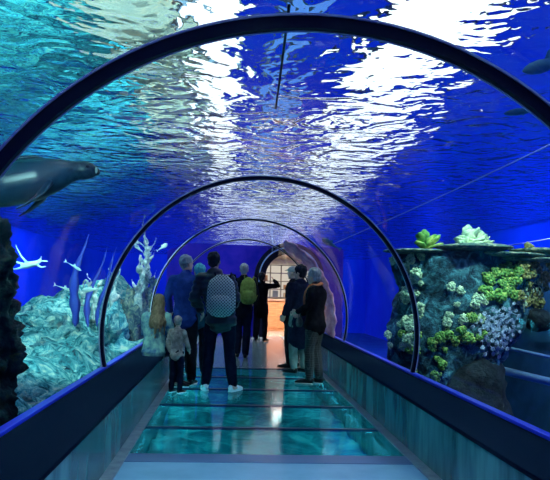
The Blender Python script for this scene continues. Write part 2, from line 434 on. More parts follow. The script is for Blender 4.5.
# branching spires
def spire(loc, h, label, seed, m=M_rockwhite, w=.10, lean=(0, 0), branches=7):
    rnd = random.Random(seed); bm = bmesh.new()
    pts = []; rad = []
    for k in range(9):
        s = k/8
        pts.append((lean[0]*s*h+.05*h*math.sin(seed+s*6)*s, lean[1]*s*h+.03*math.cos(seed*2+s*5), s*h)); rad.append(w*(1-.8*s)*(1+.25*math.sin(seed+k*2.3)))
    tube(bm, pts, rad, 10)
    for b in range(branches):
        k = rnd.randint(2, 8); p = Vector(pts[k]); a = rnd.uniform(0, 2*PI); l = h*rnd.uniform(.14, .3)
        q = p+Vector((math.cos(a)*l*.6, math.sin(a)*l*.5, l*rnd.uniform(.3, .9))); q2 = q+Vector((math.cos(a+.5)*l*.25, math.sin(a)*l*.2, l*.4))
        tube(bm, [p, (p+q)/2+Vector((0, 0, .02)), q, q2], [rad[k]*.6, rad[k]*.55+.012, .025, .012], 7)
    o = link('branching_coral', bm, m); o.location = loc
    remesh(o, .02, 1); displace(o, .035, 9, seed)
    return tag(o, label, 'coral')
spire((-1.62, 12.2, .75), 1.25, 'tall pale branching coral left of the seated girl', 3, w=.085, lean=(.08, 0), branches=9)
spire((-1.68, 13.2, .8), 1.55, 'tallest pale branching coral, left of the grey-haired man', 5, w=.10, lean=(.06, .0), branches=10)
spire((-1.95, 11.6, .85), .78, 'short pale branching coral on the reef crest', 8, w=.07, lean=(.1, 0))
spire((-2.1, 11.0, .8), .66, 'small branching coral behind the second rib', 11, w=.06, lean=(-.1, 0))
spire((-1.50, 12.8, .55), .95, 'brownish knobbly coral column beside the seated girl', 14, M_spirerock, .15, (0.02, 0), 10)
spire((-2.35, 11.2, .85), .42, 'stubby pale coral at the left of the reef crest', 21, w=.055)
# ribbons standing in for violet reflections on the left glass
def glass_streak(loc, h, wid, lean, label, seed):
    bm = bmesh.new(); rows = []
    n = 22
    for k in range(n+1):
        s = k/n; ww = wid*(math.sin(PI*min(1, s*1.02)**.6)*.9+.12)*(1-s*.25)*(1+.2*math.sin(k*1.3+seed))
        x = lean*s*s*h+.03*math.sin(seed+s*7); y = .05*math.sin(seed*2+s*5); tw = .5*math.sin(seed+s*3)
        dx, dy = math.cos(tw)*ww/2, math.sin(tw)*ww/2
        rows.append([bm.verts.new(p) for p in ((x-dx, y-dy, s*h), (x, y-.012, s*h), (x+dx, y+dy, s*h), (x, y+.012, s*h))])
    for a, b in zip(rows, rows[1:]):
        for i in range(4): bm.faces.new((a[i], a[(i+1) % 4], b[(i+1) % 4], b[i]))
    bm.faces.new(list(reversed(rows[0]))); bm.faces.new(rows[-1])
    o = link('glass_streak_ribbon', bm, M_glass_streak); o.location = loc
    return tag(o, label, 'seaweed')  # not seaweed: added ribbon standing in for a violet glass reflection
glass_streak((-2.22, 10.0, .75), 1.32, .15, .10, 'tall violet ribbon imitating a glass reflection, leftmost of three on the reef', 1)
glass_streak((-2.02, 10.0, .75), 1.15, .09, .20, 'slender violet ribbon imitating a glass reflection, middle one of three', 2.2)
glass_streak((-1.87, 10.0, .75), 1.15, .075, .22, 'thin violet ribbon imitating a glass reflection nearest the second rib', 3.7)
# dark column at far left, with tufts
t = thing('coral_column', 'dark green overgrown coral column at the far left edge', 'coral', (-1.80, 5.5, -.6))
bm = bmesh.new(); tube(bm, [(0.0, 0, -.8), (0, 0, 0.0), (.0, 0, .7), (.02, 0, 1.3), (0, 0, 1.9), (.0, 0, 2.35)], [.16, .15, .17, .15, .13, .09], 24)
o = link('column', bm, mat('dark_green_growth', (.004, .012, .008), .9, stops=[(.4, (.003, .010, .014)), (.6, (.01, .04, .035)), (.72, (.07, .10, .03))], nscale=9, bump=.8, bscale=25), t); remesh(o, .03, 0); displace(o, .13, 8, 2, 6)

# ------------------------------------------------------------------ coral pillar at the right
PX, PY = 3.35, 9.75
t = thing('reef_tower', 'massive coral-crusted rock pillar outside the right glass', 'rock', (PX, PY, -1.0))
bm = bmesh.new(); rows = []
prof = [(0, -.30, .70), (.8, -.32, .72), (1.3, -.28, .80), (1.7, -.18, .88), (2.1, -.05, 1.0), (2.5, .02, 1.07), (2.8, .05, 1.12), (2.93, .05, 1.12)]
seg = 90; nz = 110
def prof_at(z):
    for (z0, x0, r0), (z1, x1, r1) in zip(prof, prof[1:]):
        if z <= z1:
            s = (z-z0)/(z1-z0); return x0+(x1-x0)*s, r0+(r1-r0)*s
    return prof[-1][1], prof[-1][2]
def pillar_pt(a, z):
    cx, rr = prof_at(z)
    p = Vector((math.cos(a)*1.3, math.sin(a)*1.3, z*1.3))
    k = 1+.17*noise.fractal(p*1.1, 1, 2, 5)
    vo = noise.voronoi(p*2.3)[0]; k += .10*(vo[1]-vo[0])-.04
    return Vector((cx+math.cos(a)*rr*k, math.sin(a)*rr*k*.75, z))
for j in range(nz+1):
    z = 2.93*j/nz
    rows.append([bm.verts.new(pillar_pt(2*PI*k/seg, z)) for k in range(seg)])
for a, b in zip(rows, rows[1:]):
    for k in range(seg): bm.faces.new((a[k], a[(k+1) % seg], b[(k+1) % seg], b[k]))
bm.faces.new(rows[-1])
link('rock_body', bm, M_pillar, t)
for k, (x, y, z, a, b, c) in enumerate([(-.80, -.35, 2.92, .46, .45, .04), (-.10, -.6, 2.98, .50, .5, .05), (.40, -.5, 2.9, .5, .5, .05), (.95, -.3, 2.98, .40, .4, .04), (.7, -.5, 2.84, .55, .45, .04)]):
    bm = bmesh.new(); ellipsoid(bm, (0, 0, 0), (a, b, c), 4)
    for v in bm.verts:
        v.co *= 1+.2*noise.fractal(v.co*2+Vector((k*3, 0, 0)), 1, 2, 4)
    o = link('plate_coral', bm, M_spirerock, t); o.location = (x, y, z)
bm = bmesh.new(); ellipsoid(bm, (0, 0, 0), (.22, .2, .16), 4)
for v in bm.verts: v.co *= 1+.15*noise.fractal(v.co*6, 1, 2, 4)
o = link('rock_knob', bm, M_darkrock, t); o.location = (.92, -.35, 2.02)
bm = bmesh.new(); ellipsoid(bm, (0, 0, 0), (.50, .45, .72), 4)
for v in bm.verts: v.co *= 1+.25*noise.fractal(v.co*2.5, 1, 2, 5)
o = link('dark_foot_rock', bm, M_darkrock, t); o.location = (.02, -.38, .80)
# clumps
def clump(kind, m, name, seed):
    rnd = random.Random(seed); bm = bmesh.new()
    if kind == 'cauli':
        for k in range(34):
            a = rnd.uniform(0, 2*PI); e = math.acos(rnd.uniform(0, 1)); rr = .085
            d = Vector((math.cos(a)*math.sin(e), -math.cos(e), math.sin(a)*math.sin(e)))
            ellipsoid(bm, d*rr*rnd.uniform(.7, 1.1), [rnd.uniform(.016, .032)]*3, 1)
        ellipsoid(bm, (0, 0, 0), (.075, .06, .07), 2)
    elif kind == 'flower':
        for k in range(9):
            a = k*2.4; rr = .062*math.sqrt(k)
            c = Vector((math.cos(a)*rr, -.05+rr*.25, math.sin(a)*rr))
            for q in range(6):
                b = q*PI/3; ellipsoid(bm, c+Vector((math.cos(b)*.019, 0, math.sin(b)*.019)), (.012, .008, .012), 1)
            ellipsoid(bm, c+Vector((0, .004, 0)), (.01, .01, .01), 1)
            tube(bm, [c, c*.3+Vector((0, .04, 0))], [.003, .006], 5)
    elif kind == 'leaf':
        for k in range(16):
            a = rnd.uniform(0, 2*PI); l = rnd.uniform(.08, .15); d = Vector((math.cos(a)*.6, -rnd.uniform(.2, .9), abs(math.sin(a))*.8+.15)).normalized()
            tube(bm, [(0, 0, 0), d*l*.5, d*l*.85, d*l], [.014, (.030, .010), (.036, .010), (.012, .006)], 8)
    o = link(name, bm, m)
    return o
protos = {}
def add_clump(kind, mname, m, name, a, z, s, label, group, used={}):
    key = (kind, mname, len([1 for g in used.get((kind, mname), [])]) % 2)
    lst = used.setdefault((kind, mname), [])
    if key not in protos:
        o = protos[key] = clump(kind, m, name, hash((kind, len(lst))) % 1 + len(protos)*7+3)
    else:
        o = protos[key].copy(); C.objects.link(o)
    lst.append(o)
    p = pillar_pt(a, z); n = Vector((math.cos(a), math.sin(a)*1.2, 0)).normalized()
    o.location = Vector((PX, PY, -1.0))+p+n*(.02)
    o.rotation_euler = (random.uniform(-.3, .3), random.uniform(-1.5, 1.5), a+PI/2+random.uniform(-.2, .2))
    o.scale = (s, s, s)
    tag(o, label, 'coral', group)
    return o
rnd = random.Random(4)
def px_to_a(x):   # direction on the pillar's viewer side for a given x offset
    return -PI/2+math.asin(max(-.98, min(.98, x)))
def zone(kind, mname, m, name, n, xr, zr, sr, label, group):
    for k in range(n):
        add_clump(kind, mname, m, name, px_to_a(rnd.uniform(*xr)), rnd.uniform(*zr), rnd.uniform(*sr), label, group)
zone('cauli', 'g', M_cgreen, 'green_coral', 26, (-.02, .45), (2.30, 2.76), (.6, 1.0), 'bright green bushy coral clump in the upper middle of the pillar', 'green corals in the upper middle of the pillar')
zone('cauli', 'g', M_cgreen, 'green_coral', 16, (-.22, .14), (1.68, 2.06), (.45, .8), 'bright yellow-green coral clump beside the blue-white flower corals', 'green corals beside the flower corals')
zone('cauli', 'g', M_cgreen, 'green_coral', 22, (-.85, -.30), (1.12, 1.85), (.45, .85), 'green coral clump low on the pillar by the rib', 'green corals low on the pillar by the rib')
zone('flower', 'b', M_cblue, 'flower_coral', 14, (.10, .55), (1.62, 2.15), (.8, 1.15), 'blue-white flower-like coral rosettes in the middle of the pillar', 'blue-white flower corals')
zone('cauli', 'p', M_cpale, 'pale_coral', 30, (-1, -.72), (1.5, 2.88), (.5, .95), 'pale green coral clump along the left edge of the pillar', 'pale corals on the left edge')
zone('cauli', 'p', M_cpale, 'pale_coral', 18, (-.45, 0.05), (1.95, 2.45), (.4, .75), 'pale green coral clump in the centre of the pillar', 'pale corals in the centre')
zone('cauli', 'o', M_colive, 'olive_coral', 26, (.42, .98), (2.25, 2.88), (.6, 1.1), 'dull olive coral clump on the right shoulder of the pillar', 'olive corals on the right shoulder')
zone('flower', 'p', M_cpale, 'flower_coral', 9, (.5, .9), (2.2, 2.6), (.7, 1.0), 'pale flower-like coral rosettes on the right shoulder of the pillar', 'pale flower corals')
for k, (x, y, z, s, lab) in enumerate([(-.72, -.45, 2.95, 2.1, 'green leafy coral standing on the left of the pillar top'), (-.2, -.55, 3.0, 2.2, 'pale leafy coral standing on the middle of the pillar top'),
                                      (-.02, -.5, 2.98, 1.8, 'smaller pale leafy coral beside the plate on the pillar top'), (.75, -.45, 2.9, 1.5, 'dull leafy coral on the right of the pillar top')]):
    o = clump('leaf', M_cgreen if k == 0 else (M_colive if k == 3 else M_cpale), 'leafy_coral', 20+k)
    o.location = (PX+x, PY+y, -1+z); o.scale = (s, s, s); tag(o, lab, 'coral')

# concrete ledge with pipes behind the pillar
bm = bmesh.new(); box(bm, (4.95, 12.4, TZ), (TX1, 17, 2.1), .03); struct('wall_ledge', bm, M_ledge)
def pipe(p, q, r_, label):
    bm = bmesh.new(); tube(bm, [p, q], [r_, r_], 12, dome=False); o = link('pipe', bm, M_pipe); tag(o, label, 'pipe')
for k in range(3): pipe((4.98, 12.32, 1.05-.075*k), (5.48, 12.32, 1.04-.075*k), .018, ['upper', 'middle', 'lowest'][k]+' of three short pale pipes on the dark ledge')
pipe((5.42, 12.2, .86), (6.2, 12.2, .84), .03, 'short thick pale pipe right of the three short ones')
pipe((4.4, 12.0, .52), (6.6, 12.0, .10), .03, 'long pale pipe running down behind the pillar')
pipe((4.4, 11.9, .12), (6.6, 11.9, -.35), .07, 'thick teal pipe low behind the pillar')
# ropes
def rope(p, q, r_, m, label, name='rope'):
    bm = bmesh.new(); p, q = Vector(p), Vector(q); pts = []
    for k in range(13):
        s = k/12; pts.append(p.lerp(q, s)+Vector((0, 0, -.03*math.sin(PI*s))))
    tube(bm, pts, [r_]*13, 8, dome=False); o = link(name, bm, m); return tag(o, label, 'rope')
rope((3.75, 6.6, 3.17), (1.95, 13.2, 2.26), .009, M_rope, 'thin white rope slanting through the water at the right')
rope((5.9, 12, 2.43), (3.6, 12.1, 2.05), .010, M_rope, 'faint pale rope just above the coral pillar')
rope((.37, 5.0, 3.46), (.45, 7.8, 3.42), .012, M_cable, 'thin black cable under the water surface, above the tunnel', 'cable')

# ------------------------------------------------------------------ animals
def fish(name, loc, L, m, yaw_, pitch_, label, cat='fish', fat=.14, fins=1.0):
    t = thing(name, label, cat, loc); t.rotation_euler = (0, pitch_, yaw_)
    bm = bmesh.new()
    ks = [(-.5, .02), (-.42, .10), (-.3, .22), (-.1, .5), (.1, .85), (.25, 1.0), (.38, .82), (.46, .5), (.5, .2)]
    tube(bm, [(x*L, .02*L*math.sin(x*5), 0) for x, _ in ks], [(max(.2, k)*fat*L*.36, max(.16, k)*fat*L*.5) for _, k in ks], 14, ref=Vector((0, 0, 1)))
    link('body', bm, m, t)
    def fin(pts, nm, th=.006):
        bm = bmesh.new(); a = [bm.verts.new((x*L, y*L-th*L, z*L)) for x, y, z in pts]; b = [bm.verts.new((x*L, y*L+th*L, z*L)) for x, y, z in pts]
        n = len(pts); bm.faces.new(a); bm.faces.new(list(reversed(b)))
        for k in range(n): bm.faces.new((a[k], b[k], b[(k+1) % n], a[(k+1) % n]))
        bmesh.ops.recalc_face_normals(bm, faces=bm.faces)
        link(nm, bm, m, t, False)
    fin([(-.44, 0, 0), (-.52, 0, .06), (-.62, 0, .15*fins), (-.57, 0, .02), (-.60, 0, -.11*fins), (-.5, 0, -.04)], 'tail_fin')
    fin([(.12, 0, fat*.4), (.02, 0, fat*.45+.09*fins), (-.04, 0, fat*.3+.09*fins), (-.03, 0, fat*.3)], 'dorsal_fin')
    for s in (-1, 1):
        fin([(.22, s*fat*.3, -.01), (.08, s*(fat*.3+.14*fins), -.05), (.05, s*(fat*.3+.13*fins), -.05), (.10, s*fat*.25, -.02)], 'side_fin', .003)
    for s in (-1, 1):
        bm = bmesh.new(); ellipsoid(bm, (.42*L, s*fat*.22*L, .02*L), [.012*L]*3, 1); link('eye', bm, M_cable, t)
    return t
fish('shark', (2.32, 4.85, 3.06), .62, M_shark, R_(-160), 0.35, 'blue-grey shark at the top right, above the nearest rib', 'shark', .17)
fish('shark', (2.20, 5.0, 2.74), .36, M_shark, R_(-190), 0.15, 'smaller blue-grey shark just under the nearest rib', 'shark', .16)
fish('reef_fish', (-2.02, 9.0, 1.58), .22, M_fishpale, R_(20), .5, 'pale small fish right of the thin-finned pale one', fat=.16)
fish('reef_fish', (-2.36, 10.0, 1.29), .26, M_fishpale, R_(5), .3, 'pale fish above the left end of the reef', fat=.16)
fish('reef_fish', (-1.98, 10.0, 1.28), .26, M_fishpale, R_(175), .1, 'pale fish between the violet ribbons and the second rib', fat=.30)
fish('reef_fish', (1.72, 12.0, 2.17), .34, M_shark, R_(170), -.5, 'dark fish high up right of the doorway', fat=.34)
fish('reef_fish', (-1.24, 12.4, 2.05), .22, M_fishpale, R_(30), -.6, 'yellowish pale fish beside the tallest branching coral', fat=.34)
# pale animal with long fins (a small ray-like swimmer)
t = thing('cuttlefish', 'pale slender-finned sea creature under the large dark seal', 'sea creature', (-2.28, 8.0, 1.56))
bm = bmesh.new(); tube(bm, [(-.09, 0, -.03), (-.03, 0, -.01), (.05, 0, .01), (.10, 0, .03)], [(.02, .025), (.04, .04), (.035, .032), (.018, .018)], 12)
for pts in ([(-.04, 0, .02), (-.10, -.02, .09), (-.15, -.03, .18), (-.165, -.03, .22)], [(-.07, 0, 0), (-.18, 0, .03), (-.30, .02, .06)], [(.05, 0, .02), (.11, 0, .06), (.12, 0, .09)], [(.08, 0, -.01), (.13, .0, -.03), (.17, 0, -.02)], [(.03, 0, .02), (.12, 0, .045), (.19, .01, .04)], [(-.06, 0, -.03), (-.16, 0, -.06), (-.22, 0, -.055)]):
    tube(bm, pts, [.014-.003*k for k in range(len(pts))], 8)
o = link('body', bm, M_fishpale, t); remesh(o, .008, 1)
# seal
t = thing('seal', 'large dark seal swimming under the surface at the left', 'seal', (-2.42, 8.75, 2.66)); t.rotation_euler = (0, -R_(13), R_(26)*0+.25)
bm = bmesh.new()
ks = [(-1.35, .04, -.10), (-1.15, .10, -.08), (-.85, .20, -.05), (-.45, .275, -.02), (-.05, .27, 0), (.22, .20, .02), (.38, .135, .03), (.47, .12, .03), (.55, .125, .02), (.63, .10, .0), (.69, .055, -.02)]
tube(bm, [(x, 0, z) for x, r_, z in ks], [(r_*.95, r_) for x, r_, z in ks], 24)
tube(bm, [(-1.25, 0, -.09), (-1.45, .1, -.12), (-1.62, .16, -.13)], [(.05, .04), (.10, .02), (.07, .012)], 10)
tube(bm, [(-1.25, 0, -.09), (-1.45, -.1, -.12), (-1.62, -.16, -.13)], [(.05, .04), (.10, .02), (.07, .012)], 10)
o = link('body', bm, M_seal, t); remesh(o, .022, 3)
for s in (-1, 1):
    bm = bmesh.new(); tube(bm, [(.08, s*.18, -.10), (-.05, s*.33, -.24), (-.22, s*.42, -.34), (-.34, s*.44, -.38)], [(.07, .04), (.08, .022), (.065, .015), (.02, .008)], 12); link('flipper', bm, M_seal, t)
bm = bmesh.new(); tube(bm, [(.12, 0, .20), (-.02, 0, .27), (-.18, 0, .29), (-.3, 0, .26)], [(.05, .03), (.05, .03), (.04, .025), (.02, .02)], 10); link('back_ridge', bm, M_seal, t)
bm = bmesh.new(); ellipsoid(bm, (.655, 0, -.005), (.06, .07, .065), 3); o = link('muzzle', bm, M_muzzle, t); o['label'] = 'pale muzzle'
for s in (-1, 1):
    bm = bmesh.new(); ellipsoid(bm, (.58, s*.10, .05), (.02,)*3, 2); link('eye', bm, M_cable, t)

# ------------------------------------------------------------------ end of the tunnel: wall, doorway, hall
DX, DZ, DR = 1.66, 1.70, .70         # doorway centre, springing, radius
def arch_wall():
    """end wall with the round-headed opening, 0.25 thick"""
    bm = bmesh.new(); n = 32; Zt = ZC+RT+.02
    op = [(DX+DR, 0.0)] + [(DX+DR*math.cos(PI*k/n), DZ+DR*math.sin(PI*k/n)) for k in range(n+1)] + [(DX-DR, 0.0)]
    outp = []
    x0, x1 = CX-2.2, CX+2.9
    for x, z in op:
        if z <= 0.001: outp.append((x1 if x > DX else x0, 0.0)); continue
        d = Vector((x-DX, z-DZ)); 
        s = min([(x1-DX)/d.x if d.x > 1e-6 else 1e9, (x0-DX)/d.x if d.x < -1e-6 else 1e9, (Zt-DZ)/d.y if d.y > 1e-6 else 1e9])
        outp.append((DX+d.x*s, DZ+d.y*s))
    for yy in (YE, YE+.25):
        a = [bm.verts.new((x, yy, z)) for x, z in op]; b = [bm.verts.new((x, yy, z)) for x, z in outp]
        for i in range(len(a)-1): bm.faces.new((a[i], a[i+1], b[i+1], b[i]))
        if yy == YE: a0_ = a
        else:
            for i in range(len(a)-1): bm.faces.new((a0_[i], a[i], a[i+1], a0_[i+1]))
    return bm
M_endwall = mat('blue_end_wall', (0.006, 0.01, 0.42), 0.35, noise_col=(0.05, 0.02, 0.5), nscale=2.0)
struct('wall_end', arch_wall(), M_endwall)
def archframe(r0, r1, y0, y1, m, nm, parent):
    bm = bmesh.new(); n = 32; rows = []
    pr_ = [(0, 1)]+[(PI*k/n, 0) for k in range(n+1)]+[(PI, 1)]
    for a, low in pr_:
        rows.append([bm.verts.new((rr*math.cos(a), yy, 0.0-DZ if low else rr*math.sin(a))) for rr, yy in ((r0, y0), (r1, y0), (r1, y1), (r0, y1))])
    for a, b in zip(rows, rows[1:]):
        for i in range(4): bm.faces.new((a[i], a[(i+1) % 4], b[(i+1) % 4], b[i]))
    bm.faces.new(rows[0]); bm.faces.new(list(reversed(rows[-1])))
    bmesh.ops.recalc_face_normals(bm, faces=bm.faces)
    return link(nm, bm, m, parent, False)
t = thing('door_surround', 'dark arched surround of the doorway at the tunnel end', 'door surround', (DX, YE, DZ))
archframe(DR-.02, DR+.17, -.10, .02, M_steel, 'inner_band', t)
archframe(DR+.17, DR+.30, -.30, .02, M_steel, 'outer_band', t)
o = archframe(DR+.15, DR+.185, -.32, -.09, mat('pale_blue_strip', (.35, .55, .85), .3), 'pale_strip', t); o['label'] = 'thin pale blue strip'
# mauve shell standing in for the warm hall reflected in the right glass
bm = bmesh.new(); rows = []; n = 30; ny = 14
for j in range(ny+1):
    s = j/ny; y = 13.1+(YE-.35-13.1)*s
    row = []
    for k in range(n+1):
        a = A0+(R_(64)-A0)*k/n
        rr = RT-.050+.015*math.sin(k*1.9+s*2)-.1*s
        cx = CX+.70*s**1.5
        row.append(bm.verts.new((cx+rr*math.cos(a), y+(.06*math.sin(k*1.1)+.9*(k/n)) * (1-s), ZC+rr*math.sin(a)+.0)))
    rows.append(row)
for a, b in zip(rows, rows[1:]):
    for i in range(n): bm.faces.new((a[i], b[i], b[i+1], a[i+1]))
o = link('hall_reflection_shell', bm, M_mauve, None, True); o['kind'] = 'structure'; o['label'] = 'mauve ribbed shell imitating the hall reflection right of the doorway'
sm = o.modifiers.new('thick', 'SOLIDIFY'); sm.thickness = .03
# hall box
M_hall = mat('hall_beige', (0.62, 0.56, 0.48), 0.8); M_hallfl = mat('hall_floor', (0.28, 0.24, 0.22), 0.18, noise_col=(0.36, .28, .2), nscale=3)
HX0, HX1, HY, HZ = .2, 3.1, 26.0, 2.48
wallbox('wall_hall_end', (HX0, HY, -.1), (HX1, HY+.1, HZ), M_hall)
wallbox('wall_hall_left', (HX0-.1, YE+.25, -.1), (HX0, HY+.1, HZ), M_hall)
wallbox('wall_hall_right', (HX1, YE+.25, -.1), (HX1+.1, HY+.1, HZ), M_hall)
wallbox('ceiling', (HX0-.1, YE+.25, HZ), (HX1+.1, HY+.1, HZ+.1), M_hall)
wallbox('floor_hall', (HX0-.1, YE, -.12), (HX1+.1, HY+.1, 0), M_hallfl)
M_wood = mat('orange_wood', (0.55, 0.24, 0.10), 0.45, noise_col=(0.42, .17, .07), nscale=5, stretch=(1, 1, 6))
M_white = mat('shelf_brown_grey', (0.30, 0.27, 0.25), 0.5)
M_dkmetal = mat('dark_metal', (0.02, 0.02, 0.025), 0.4)
t = thing('reception_counter', 'orange wood counter in the hall beyond the doorway', 'counter', (1.75, 23.2, 0))
bm = bmesh.new(); box(bm, (-.75, -.25, 0), (.9, .25, .98), .01); link('body', bm, M_wood, t, False)
bm = bmesh.new(); box(bm, (-.8, -.32, .98), (.95, .3, 1.04), .01); link('worktop', bm, mat('counter_top', (.35, .22, .14), .3), t, False)
for k in range(3):
    bm = bmesh.new(); box(bm, (-.7+k*.53, -.27, .08), (-.22+k*.53, -.25, .9), .006); link('front_panel', bm, M_wood, t, False)
# shelf wall; its back panel is made to glow to brighten the hall
t = thing('shelf_unit', 'bright wall shelving with pale dividers behind the counter', 'shelf', (1.75, 25.9, 0))
bm = bmesh.new(); box(bm, (-1.1, -.02, 1.05), (1.3, .02, 2.3)); link('back_panel', bm, emit('shelf_glow_fill', (1, .90, .76), .62), t, False)
for k in range(5):
    bm = bmesh.new(); box(bm, (-1.1, -.28, 1.05+.3*k), (1.3, 0, 1.08+.3*k)); link('shelf', bm, M_white, t, False)
for k in range(7):
    bm = bmesh.new(); box(bm, (-1.1+.4*k-.015, -.28, 1.05), (-1.1+.4*k+.015, 0, 2.28)); link('divider', bm, M_white, t, False)
cols = [(.7, .7, .66), (.5, .3, .15), (.2, .25, .3), (.75, .6, .35)]
for k in range(14):
    bm = bmesh.new(); box(bm, (-.1, -.06, 0), (.1, .06, .16+.04*(k % 3)), .01)
    o = link('display_box', bm, mat('display_%d' % (k % 4), cols[k % 4], .5), None, False)
    o.location = (1.75-.9+.4*(k % 6), 25.76, 1.08+.3*(k//6)+.002); tag(o, 'small display box standing on the bright hall shelving', 'box', 'boxes on the hall shelving')
# stool
t = thing('stool', 'small pale stool in front of the orange counter', 'stool', (1.98, 22.3, 0))
bm = bmesh.new(); tube(bm, [(0, 0, .60), (0, 0, .64)], [.17, .17], 20, dome=False); link('seat', bm, M_white, t)
for k in range(4):
    a = PI/4+k*PI/2; bm = bmesh.new(); tube(bm, [(math.cos(a)*.2, math.sin(a)*.2, 0.01), (math.cos(a)*.12, math.sin(a)*.12, .6)], [.014, .014], 8, dome=False); link('leg', bm, M_dkmetal, t)
bm = bmesh.new(); tube(bm, [(math.cos(k*PI/8)*.17, math.sin(k*PI/8)*.17, .22) for k in range(17)], [.009]*17, 6, dome=False); link('foot_ring', bm, M_dkmetal, t)

#PEOPLE#
# ------------------------------------------------------------------ people
M_eye = mat('dark_eye', (0.01, 0.01, 0.012), 0.2)
def cloth(name, col, rough=.85, col2=None, ns=14, spec=.2):
    return mat(name, col, rough, noise_col=col2 or tuple(min(1, c*1.5+.002) for c in col), nscale=ns, bump=.25, bscale=26, spec=spec*.1)
def lerp(a, b, s): return Vector(a).lerp(Vector(b), s)
def person(label, loc, h, rz, top, bottom, shoe, skin=SKIN, hair=None, hairstyle='short', pose={}, build=1.0, quilt=False,
           coat_len=0.0, sole=None, head_yaw=0.0, head_pitch=0.0, vox=.013):
    """figure facing local +Y, feet at z=0, built in metres for 1.80 and scaled"""
    t = thing('person', label, 'person', loc, rz)
    K = h/1.80
    J = dict(hipL=(-.095, 0, .93), hipR=(.095, 0, .93), kneeL=(-.11, .02, .51), kneeR=(.11, .02, .51), ankL=(-.12, -.02, .09), ankR=(.12, -.02, .09),
             toeL=(-.14, .17, .03), toeR=(.14, .17, .03), pel=(0, 0, .96), waist=(0, .0, 1.12), chest=(0, -.01, 1.32), neck=(0, -.015, 1.50), head=(0, .015, 1.66),
             shL=(-.18, -.01, 1.44), shR=(.18, -.01, 1.44), elL=(-.235, -.05, 1.17), elR=(.235, -.05, 1.17), wrL=(-.235, .06, .94), wrR=(.235, .06, .94))
    J.update(pose); J = {k: Vector(v) for k, v in J.items()}
    S = Vector((1, 0, 0)); b = build
    sdir = (J['shR']-J['shL']).normalized()
    fref = sdir.cross(Vector((0, 0, 1)))*-1
    up = (J['neck']-J['pel']).normalized(); fwd = up.cross(sdir).normalized()
    def limb(bm, a, m_, c, ra, rb, rc, g=0.0, ext=0, seg=12):
        tube(bm, [a, lerp(a, m_, .35), lerp(a, m_, .8), m_, lerp(m_, c, .3), lerp(m_, c, .75), c], [ra+g, ra*1.02+g, rb*1.05+g, rb+g, rb*1.08+g, rc*1.15+g, rc+g], seg, ref=Vector((0, 1, 0.1)))
    def torso(bm, g, lowz=None, q=False, legs=False):
        segs = [(J['pel']-up*.06, .155, .115), (J['pel'], .165, .12), (lerp(J['pel'], J['waist'], .6), .155, .11), (J['waist'], .148, .105), (lerp(J['waist'], J['chest'], .5), .162, .115),
                (J['chest'], .178, .125), (J['chest']+up*.08, .178, .118), (J['chest']+up*.13, .15, .10), (J['neck']-up*.015, .085, .075)]
        if lowz is not None:
            segs = [(J['pel']-Vector((0, 0, lowz)), .185, .145), (J['pel']-Vector((0, 0, lowz*.5)), .178, .135)] + segs[1:]
        tube(bm, [p for p, _, _ in segs], [((x*b+g), (y*b+g)) for _, x, y in segs], 22, ref=fwd)
    # ---- body (one continuous surface)
    bm = bmesh.new(); torso(bm, -.012)
    for s in 'LR':
        limb(bm, J['hip'+s], J['knee'+s], J['ank'+s], .085*b, .056, .040)
        tube(bm, [J['ank'+s]+Vector((0, -.03, -.03)), lerp(J['ank'+s], J['toe'+s], .55)+Vector((0, 0, -.015)), J['toe'+s]], [.036, (.042, .032), (.036, .022)], 10)
        tube(bm, [lerp(J['neck'], J['sh'+s], .35)-up*.03, J['sh'+s]], [.062, .052], 10)
        limb(bm, J['sh'+s], J['el'+s], J['wr'+s], .048*b, .038, .026)
        # hand: palm, four fingers, thumb
        d = (J['wr'+s]-J['el'+s]).normalized(); sx = -1 if s == 'L' else 1
        side = d.cross(Vector((sx, 0, 0))).normalized(); nrm = side.cross(d).normalized()
        palm = J['wr'+s]+d*.085
        tube(bm, [J['wr'+s], J['wr'+s]+d*.04, palm], [.024, (.018, .036), (.015, .038)], 10, ref=side)
        for f, (off, l) in enumerate([(-.028, .062), (-.009, .074), (.010, .070), (.028, .055)]):
            q0 = palm+side*off-d*.01; q1 = q0+d*l*.5; q2 = q1+(d*.8-nrm*.5*sx).normalized()*l*.5
            tube(bm, [q0, q1, q2], [.0095, .009, .0075], 6)
        q0 = J['wr'+s]+d*.03+side*.028; q1 = q0+(d*.7+side*.7)*.035; q2 = q1+d*.03
        tube(bm, [q0, q1, q2], [.012, .011, .009], 6)
    tube(bm, [J['neck']-up*.05, J['neck'], lerp(J['neck'], J['head'], .45)], [.062, .056, .055], 12)
    RH = Matrix.Rotation(head_yaw, 3, 'Z') @ Matrix.Rotation(head_pitch, 3, 'X'); hc = J['head']
    hp = lambda x, y, z: hc+RH @ Vector((x, y, z))
    ellipsoid(bm, hp(0, -.01, .03), (.076, .095, .092), 3, RH)        # skull
    ellipsoid(bm, hp(0, .018, -.035), (.060, .070, .078), 3, RH)     # face and jaw
    tube(bm, [hp(0, .086, .012), hp(0, .102, -.018), hp(0, .090, -.03)], [.008, .013, .012], 8)      # nose
    ellipsoid(bm, hp(0, .078, -.062), (.022, .012, .008), 2, RH); ellipsoid(bm, hp(0, .072, -.095), (.024, .018, .015), 2, RH)
    for sx in (-1, 1):
        ellipsoid(bm, hp(sx*.077, -.005, -.008), (.010, .018, .028), 2, RH)
        ellipsoid(bm, hp(sx*.028, .076, .030), (.018, .010, .007), 2, RH)
    body = link('body', bm, skin, t); remesh(body, vox, 1)
    for sx in (-1, 1):
        bm = bmesh.new(); ellipsoid(bm, hp(sx*.028, .084, .012), (.011, .008, .007), 2, RH); link('eye', bm, M_eye, t)
    # ---- clothes
    bm = bmesh.new()
